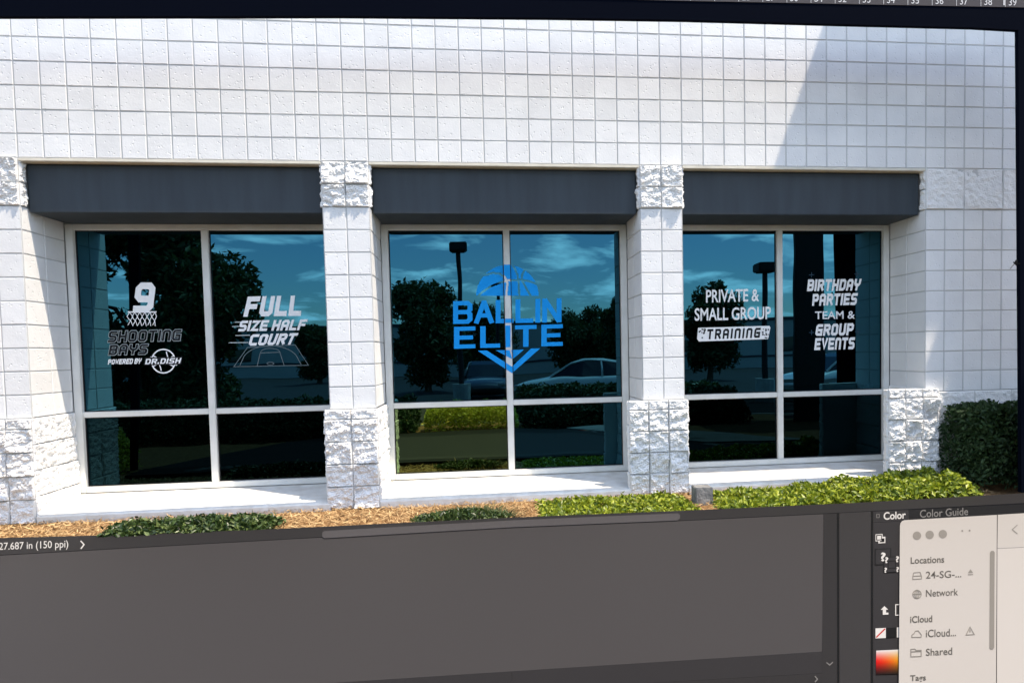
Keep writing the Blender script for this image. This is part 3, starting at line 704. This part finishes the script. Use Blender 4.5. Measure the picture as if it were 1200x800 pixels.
for x, y, h in ((262, 246, 38), (280, 266, 26), (326, 262, 26), (277, 311, 22), (328, 308, 22)): font_text(b, SC, '?', q1((x, y), (x + h * .56, y - .5), (x + h * .56, y + h - .5), (x, y + h)), .03, .0044, 0)
part('swatch_marks', b, scr, [M['uiwhite'], M['ink'], M['panel2']])
b = bmesh.new(); poly(b, SC, q1((262, 490), (278, 474), (294, 489)), .003); poly(b, SC, q1((271, 490), (285, 489), (285, 502), (295, 501.5), (295, 510), (271, 511)), .003)
line(b, SC, q1((345, 467), (326, 468), (326, 513), (345, 512)), 1.1, .003); part('arrow_icon', b, scr, M['uiwhite'])
b = bmesh.new(); poly(b, SC, q1((240, 569), (284, 567), (284, 610), (240, 612)), .003, 0); line(b, SC, q1((243, 608), (281, 571)), 1.5, .0036, False, 1); poly(b, SC, q1((286, 567), (328, 565), (328, 608), (286, 610)), .003, 2); poly(b, SC, q1((331, 565), (346, 564), (346, 607), (331, 608)), .003, 0)
part('swatches', b, scr, [M['uiwhite'], M['red'], M['ink']])
# colour spectrum: printed ramp across the swatch
sm = bpy.data.materials.new('spectrum'); sm.use_nodes = True; vt = sm.node_tree.nodes.new('ShaderNodeVertexColor'); vt.layer_name = 'hue'
sp = sm.node_tree.nodes['Principled BSDF']; sp.inputs['Roughness'].default_value = .75; sp.inputs['Specular IOR Level'].default_value = .1
sm.node_tree.links.new(vt.outputs[0], sp.inputs['Base Color'])
b = bmesh.new(); cl = b.loops.layers.float_color.new('hue'); f = quadmap(q1((243, 664), (346, 659), (344, 764), (242, 767))); N = 14
vs = [[b.verts.new(SC(*f(i / N, q / N), .003)) for i in range(N + 1)] for q in range(N + 1)]
import colorsys
for q in range(N):
    for i in range(N):
        fc = b.faces.new((vs[q][i], vs[q][i + 1], vs[q + 1][i + 1], vs[q + 1][i]))
        for l, (ii, qq) in zip(fc.loops, ((i, q), (i + 1, q), (i + 1, q + 1), (i, q + 1))):
            v = qq / N; c = colorsys.hsv_to_rgb(.0 + .115 * ii / N, min(1, 2.1 * (1 - v)), min(1, .1 + 1.7 * v)); c = lin(*[255 * x for x in c]); l[cl] = (c[0] * A, c[1] * A, c[2] * A, 1)
part('spectrum', b, scr, sm)
# pipette cursor beside the right-hand edge
b = bmesh.new(); line(b, FR, [(1183.5, 315), (1188.5, 309)], 1.5, .003, False, 0); line(b, FR, [(1187, 307), (1191.3, 311.3)], 1.5, .0034, False, 1); poly(b, FR, [(1188, 308), (1190, 304.5), (1192.5, 304.5), (1192.5, 307.5), (1190.5, 310.3)], .003, 1)
poly(b, FR, [(1190, 309), (1195.5, 308), (1195.5, 309.4)], .002, 1)
part('pipette_cursor', b, scr, [M['uiwhite'], M['ink']])
# file list window lying on the panel
c0 = SC(1100, 640); fb = empty('file_list_window', (c0.x, c0.y, ZS), 'pale file list window sheet with grey text on the lower right of the panel', 'screen window')
FL = Plane((0, 0, ZS + .014), (0, 0, 1))
slab('sheet', [(1054.6, 616)] + [(1055.2, 612.8), (1057, 610.2), (1060, 609.1)] + [(1168.3, 602.9), (1167.8, 700), (1167, 850), (1053, 850)], FL, .012, 0, M['finder'], fb)
slab('header_strip', [(1169.2, 602.8), (1275, 596.4), (1275, 637), (1168.8, 642)], FL, .012, 0, M['finder'], fb)
slab('file_area', [(1168.8, 642.5), (1275, 637.5), (1275, 850), (1168, 850)], FL, .012, 0, M['finder2'], fb)
b = bmesh.new()
for i, (x, y) in enumerate(((1074.6, 627.5), (1089.5, 626.5), (1104.9, 625.6))): poly(b, FL, circle(x, y, 4.9, 24), .002)
part('round_buttons', b, fb, M['fdot'])
b = bmesh.new(); 
for x, y in ((610, 152), (641, 151)): poly(b, FL, [Z1(*p) for p in circle(x, y, 4, 10)], .002)
line(b, FL, q1((845, 127), (823, 147), (845, 165)), 1.0, .002); part('header_marks', b, fb, M['ficon'])
for txt, q, bo in (('Locations', ((390, 265), (533, 259), (533, 288), (390, 293)), .008), ('iCloud', ((388, 516), (482, 512), (482, 541), (388, 545)), .008), ('Tags', ((388, 768), (455, 765), (455, 797), (388, 800)), .008),
                   ('24-SG-...', ((455, 326), (606, 320), (606, 350), (455, 356)), 0), ('Network', ((455, 404), (592, 398), (592, 427), (455, 434)), 0), ('iCloud...', ((455, 574), (583, 568), (583, 601), (455, 606)), 0), ('Shared', ((455, 655), (567, 649), (567, 680), (455, 685)), 0)):
    b = bmesh.new(); font_text(b, FL, txt, q1(*q), bo + .006, .002); part('list_text', b, fb, M['ftext'])
b = bmesh.new()
L_ = lambda pts, w=.9, lift=.002, closed=False: line(b, FL, q1(*pts), w, lift, closed)
L_([(399, 348), (403, 331), (430, 329), (436, 345), (436, 357), (399, 359)], closed=True); L_([(399, 346), (436, 344)], lift=.0024)
L_(circle(417, 423, 18, 20), closed=True); L_([(417, 405), (417, 441)], lift=.0024); L_([(399, 424), (435, 422)], lift=.0028); L_(circle(417, 423, 9, 16, ry=18), lift=.0032, closed=True)
L_([(395, 606), (395, 597), (404, 590), (410, 580), (422, 578), (430, 588), (436, 596), (434, 606)], closed=True)
L_([(391, 657), (408, 656), (413, 662), (435, 661), (435, 687), (391, 689)], closed=True); L_([(391, 668), (435, 666)], lift=.0024)
L_([(643, 562), (661, 594), (626, 596)], closed=True); L_([(643, 573), (643, 585)], lift=.0024)
poly(b, FL, q1((645, 316), (656, 331), (634, 332)), .002); L_([(634, 339), (656, 338)], 1.0)
part('list_icons', b, fb, M['ficon'])
b = bmesh.new(); poly(b, FL, q1((728, 245), (733, 238), (742, 237), (748, 243), (746, 650), (741, 658), (731, 658), (726, 652)), .002); part('scroll_thumb', b, fb, M['ficon'])

# ------------------------------------------------------------------ what the panes mirror: the car park behind the camera
def mir(px, py, Y):                           # a point at distance Y seen in the panes at that place
    d = RC.transposed() @ Vector(((px - PX) / F, (py - PY) / F, 1)); yy = 2 * (DEP + .05) - Y
    return (CAM + d * ((yy - CAM.y) / d.y))
def far_building():
    y = -46; x0 = mir(150, 380, y).x - 14; x1 = mir(1050, 380, y).x + 30; h = mir(690, 380, y).z
    r = empty('warehouse', ((x0 + x1) / 2, y, 0), 'long plain pale warehouse across the car park', 'building')
    b = bmesh.new(); box(b, x0, x1, y - 25, y, -.2, h); part('wall', b, r, M['farwall'])
    b = bmesh.new(); box(b, x0 - .1, x1 + .1, y - 25.1, y + .12, h, h + .25, .02); part('roof_edge', b, r, M['slate'])
    b = bmesh.new(); box(b, x0, x1, y, y + .06, .9, 1.05); part('dark_stripe', b, r, M['slate'])
    for i in range(12):
        xx = x0 + (x1 - x0) * (i + .5) / 12; b = bmesh.new(); box(b, xx - .9, xx + .9, y, y + .05, 1.3, 2.4); part('window', b, r, M['carglass'])
far_building()
def tree(x, y, h, cr, n, seed, label, cz=.62, leaf=.22, sx=1.0):
    rnd = random.Random(seed); r = empty('tree', (x, y, 0), label, 'tree', 'trees beyond the car park')
    b = bmesh.new(); tips = []; top = h * .45
    tube(b, [(x, y, -.1), (x + .05, y, top * .5), (x + .1, y + .05, top)], [.16, .13, .10], 8)
    for i in range(9):
        a = i * 2.4 + rnd.random(); rr = cr * rnd.uniform(.35, .85) * sx; e = Vector((x + math.cos(a) * rr, y + math.sin(a) * rr, h * cz + rnd.uniform(-.15, .3) * h * .5))
        m = Vector((x, y, top)).lerp(e, .5) + Vector((0, 0, .25)); tube(b, [(x + .1, y + .05, top - .05), m, e], [.07, .045, .015], 6); tips += [m, e]
    part('trunk', b, r, M['bark'])
    cl = []
    for i in range(44):
        a = rnd.random() * 6.283; q = rnd.random() ** .5; zz_ = rnd.uniform(-1, 1)
        s = math.sqrt(max(0, 1 - zz_ * zz_ * .85)); cl.append((Vector((x + math.cos(a) * q * cr * s * sx, y + math.sin(a) * q * cr * s, h * cz + zz_ * h * (1 - cz) * .95)), cr * rnd.uniform(.28, .48)))
    pts = []
    for _ in range(n):
        c, q = cl[int(rnd.random() ** 1.0 * len(cl))]; v = Vector((rnd.gauss(0, 1), rnd.gauss(0, 1), rnd.gauss(0, .75))).normalized() * q * rnd.random() ** .4; pts.append(c + v)
    part('crown', mesh('crown', *leaves(pts, leaf, .3, 2.0, seed=seed)), r, M['tree'])
for px, Y, top, wpx, lab in ((497, -22, 342, 46, 'round dark tree left of the lamp post in the car park'), (683, -30, 366, 40, 'wide low tree in front of the pale warehouse'),
                             (737, -20, 350, 30, 'slender tree right of the white car'), (832, -26, 336, 34, 'loose crowned tree near the portico columns'), (372, -34, 383, 24, 'small distant tree before the warehouse'), (560, -38, 366, 34, 'pale distant tree behind the lamp post')):
    p = mir(px, top, Y); dist = 2 * .65 - Y - CAM.y
    tree(p.x, Y, p.z, wpx / F * dist, 12000, px, lab, .58, .15)
p = mir(190, 268, -9); tree(mir(150, 300, -9).x, -9, p.z + .25, 1.8, 34000, 77, 'big dense tree on the left of the car park', .46, .12, 1.45)
def lamp(px, top, Y, label):
    p = mir(px, top, Y); r = empty('lamp_post', (p.x, Y, 0), label, 'lamp post', 'car park lamps')
    b = bmesh.new(); tube(b, [(p.x, Y, .7), (p.x, Y, p.z - .1)], [.09, .075], 10); part('pole', b, r, M['steel'])
    b = bmesh.new(); box(b, p.x - .28, p.x + .28, Y - .25, Y + .25, p.z - .14, p.z + .12, .03); box(b, p.x - .2, p.x + .2, Y - .18, Y + .18, p.z - .17, p.z - .141); part('lamp_head', b, r, M['steel'])
    b = bmesh.new(); tube(b, [(p.x, Y, -.05), (p.x, Y, .72)], [.30, .30], 16); part('concrete_foot', b, r, M['kerb'])
lamp(537, 288, -14.5, 'tall dark lamp post with box head in the car park'); lamp(583, 336, -26, 'more distant lamp post by the pale warehouse'); lamp(897, 311, -12, 'lamp post near the portico columns')
def car(x, y, rz, paint, label):
    """a sedan: swept body shell, glasshouse, wheels"""
    r = empty('parked_car', (x, y, 0), label, 'car', 'cars in the car park')
    # stations along the length: x, sill z, belt z, half width
    st = [(-2.28, .42, .62, .62), (-2.2, .30, .78, .78), (-1.75, .24, .95, .88), (-1.2, .22, .98, .90), (-.4, .22, .95, .91), (.5, .22, .93, .91), (1.1, .22, .90, .90), (1.7, .24, .80, .87), (2.15, .28, .66, .78), (2.3, .40, .54, .60)]
    b = bmesh.new(); rings = []
    for X, z0, z1, w in st:
        prof = [(-w * .9, z0), (-w, z0 + .12), (-w * 1.01, (z0 + z1) / 2), (-w * .97, z1 - .05), (-w * .82, z1), (0, z1 + .03), (w * .82, z1), (w * .97, z1 - .05), (w * 1.01, (z0 + z1) / 2), (w, z0 + .12), (w * .9, z0), (0, z0 - .02)]
        rings.append([b.verts.new((X, a, c)) for a, c in prof])
    for p_, q_ in zip(rings, rings[1:]):
        for i in range(12): b.faces.new((p_[i], p_[(i + 1) % 12], q_[(i + 1) % 12], q_[i]))
    b.faces.new(rings[0]); b.faces.new(rings[-1][::-1]); bmesh.ops.recalc_face_normals(b, faces=b.faces[:])
    o = obj('body', b, r, paint, True); md = o.modifiers.new('s', 'SUBSURF'); md.levels = md.render_levels = 2
    cab = [(-1.95, .94, .72, .95, .72), (-1.25, .93, .78, 1.36, .58), (-.5, .93, .80, 1.44, .60), (.15, .92, .80, 1.42, .60), (.55, .91, .80, 1.30, .60), (1.15, .88, .74, .90, .70)]
    b = bmesh.new(); rings = []
    for X, z0, w0, z1, w1 in cab: rings.append([b.verts.new((X, a, c)) for a, c in ((-w0, z0 - .05), (-w1 - .04, z1 - .07), (-w1 + .06, z1), (w1 - .06, z1), (w1 + .04, z1 - .07), (w0, z0 - .05))])
    for k, (p_, q_) in enumerate(zip(rings, rings[1:])):
        for i in range(5):
            f_ = b.faces.new((p_[i], p_[i + 1], q_[i + 1], q_[i])); f_.material_index = 0 if (i in (1, 2, 3) and 1 <= k <= 3 and not (i == 2 and k == 3)) else 1
    bmesh.ops.recalc_face_normals(b, faces=b.faces[:])
    obj('cabin', b, r, [paint, M['carglass']])
    b = bmesh.new()
    for sy in (-1, 1):
        tube(b, [(-1.9, sy * .70, .97), (-1.25, sy * .615, 1.33), (-.5, sy * .64, 1.385), (.15, sy * .64, 1.365), (.55, sy * .64, 1.26), (1.15, sy * .72, .90)], .035, 6); tube(b, [(-.45, sy * .635, 1.40), (-.45, sy * .81, .92)], .03, 6)
    obj('pillars', b, r, paint, True)
    for X in (-1.38, 1.42):
        for sy in (-1, 1):
            b = bmesh.new(); tube(b, [(X, sy * .70, .33), (X, sy * .93, .33)], .33, 24); w = obj('wheel', b, r, M['rubber'])
            b = bmesh.new(); tube(b, [(X, sy * .90, .33), (X, sy * .94, .33)], [.22, .20], 16); obj('rim', b, w, M['rim'])
    for sy in (-1, 1):
        b = bmesh.new(); box(b, 2.02, 2.20, sy * .62 - .15, sy * .62 + .15, .56, .66, .03); obj('headlight', b, r, M['rim'])
        b = bmesh.new(); box(b, -2.26, -2.10, sy * .62 - .15, sy * .62 + .15, .68, .80, .03); obj('tail_light', b, r, M['redlamp'])
    r.rotation_euler.z = rz
    return r
p = mir(690, 440, -13); car(p.x, -13, math.radians(192), M['carwhite'], 'white sedan parked side on beyond the hedge')
p = mir(572, 440, -17); car(p.x, -17, math.radians(95), M['carblack'], 'black car parked nose in behind the lamp post')
p = mir(986, 420, -13); car(p.x, -13, math.radians(170), M['carwhite'], 'white car parked behind the portico columns')
# hedge strip, bright shrub and painted bays
low = BZ
BZ = .02
def hedge_at(pxa, pxb, Y0, Y1, h, n, sz, m, name, label, cat, seed, up=.5):
    xa, xb = mir(pxa, 470, (Y0 + Y1) / 2).x, mir(pxb, 470, (Y0 + Y1) / 2).x
    return low_plant(name, xa, xb, Y0, Y1, h, n, sz, m, label, cat, seed, .12, up=up)
hedge_at(604, 840, -9.0, -7.7, .82, 9000, .08, M['green'], 'hedge', 'long clipped hedge at the edge of the car park', 'hedge', 31)
hedge_at(330, 450, -8.6, -7.6, .60, 3600, .08, M['green'], 'hedge', 'short clipped hedge left of the painted bays', 'hedge', 32)
BZ = low - .01
hedge_at(498, 606, -5.5, -4.6, .50, 9000, .04, M['bright'], 'bright_shrub', 'yellow green clipped shrub in the bed by the kerb', 'shrub', 33, up=1.3)
xx = mir(128, 540, -1.5).x; low_plant('bright_shrub', xx - .35, xx + .25, -1.75, -1.25, .55, 2200, .05, M['bright'], 'yellow green shrub beside the left end of the panel', 'shrub', 34, .3)
hm = mir(550, 516, -4.5).z - BZ
xa, xb = mir(490, 500, -4.5).x, mir(612, 500, -4.5).x
low_plant('hedge', xa - .3, xb + .5, -4.62, -4.36, hm + .02, 5000, .035, M['dark'], 'low dark hedge added as the dark side of the yellow green shrub by the kerb', 'hedge', 35, .1, up=.3)  # added: gives the shrub its shaded side in the panes
low_plant('hedge', -3.2, xa - .05, -5.8, -4.12, .60, 28000, .05, M['dark'], 'long dark hedge added along the kerb at the left to darken the panes', 'hedge', 36, .15, up=.3, prof=lambda x, y: .28 + .35 * min(1, max(0, (-4.4 - y) / .8)))  # both long hedges are added to darken what the lower panes mirror
low_plant('hedge', xb + .05, 8.9, -5.8, -4.5, .60, 30000, .05, M['dark'], 'long dark hedge added along the kerb at the right to darken the panes', 'hedge', 37, .15, up=.3, prof=lambda x, y: .28 + .35 * min(1, max(0, (-4.4 - y) / .8)))
BZ = low
b = bmesh.new()
for i in range(6): box(b, mir(440, 490, -9).x + i * .55, mir(440, 490, -9).x + i * .55 + .12, -11.5, -7.2, .002, .006)
for i in range(9): box(b, 5.2 + i * 2.7, 5.3 + i * 2.7, -17, -11.5, .002, .006)
tag(obj('parking_lines', b, None, M['yellow']), kind='structure')
# portico beyond the right-hand edge: slab on two dark columns
po = empty('entrance_portico', (10.2, -4.5, 0), 'dark steel entrance portico standing right of the building front', 'portico')
for pa, pb in ((932, 966), (1008, 1046)):
    xa, xb = mir(pa, 400, -4.45).x, mir(pb, 400, -4.45).x; b = bmesh.new(); box(b, xa, xb, -4.55, -4.45, .1, ZO + 1.5, .01); part('column', b, po, M['steel'])
b = bmesh.new(); box(b, 9.6, 13.0, -6.2, -4.3, ZO + 1.5, ZO + 1.62, .01); part('roof', b, po, M['slate'])
xa, xb = mir(912, 500, -4.9).x, mir(1010, 500, -4.9).x
b = bmesh.new()
for i in range(7): box(b, xa, xb, -4.94, -4.9, .26 + i * .115, .26 + i * .115 + .075, .004)
for t_ in (0, .5, 1): box(b, xa + (xb - xa) * t_ - .03, xa + (xb - xa) * t_ + .03, -5.0, -4.945, .2, 1.07)
tag(obj('slatted_rail', b, None, M['slat']), 'pale slatted rail standing between the portico columns', 'rail')
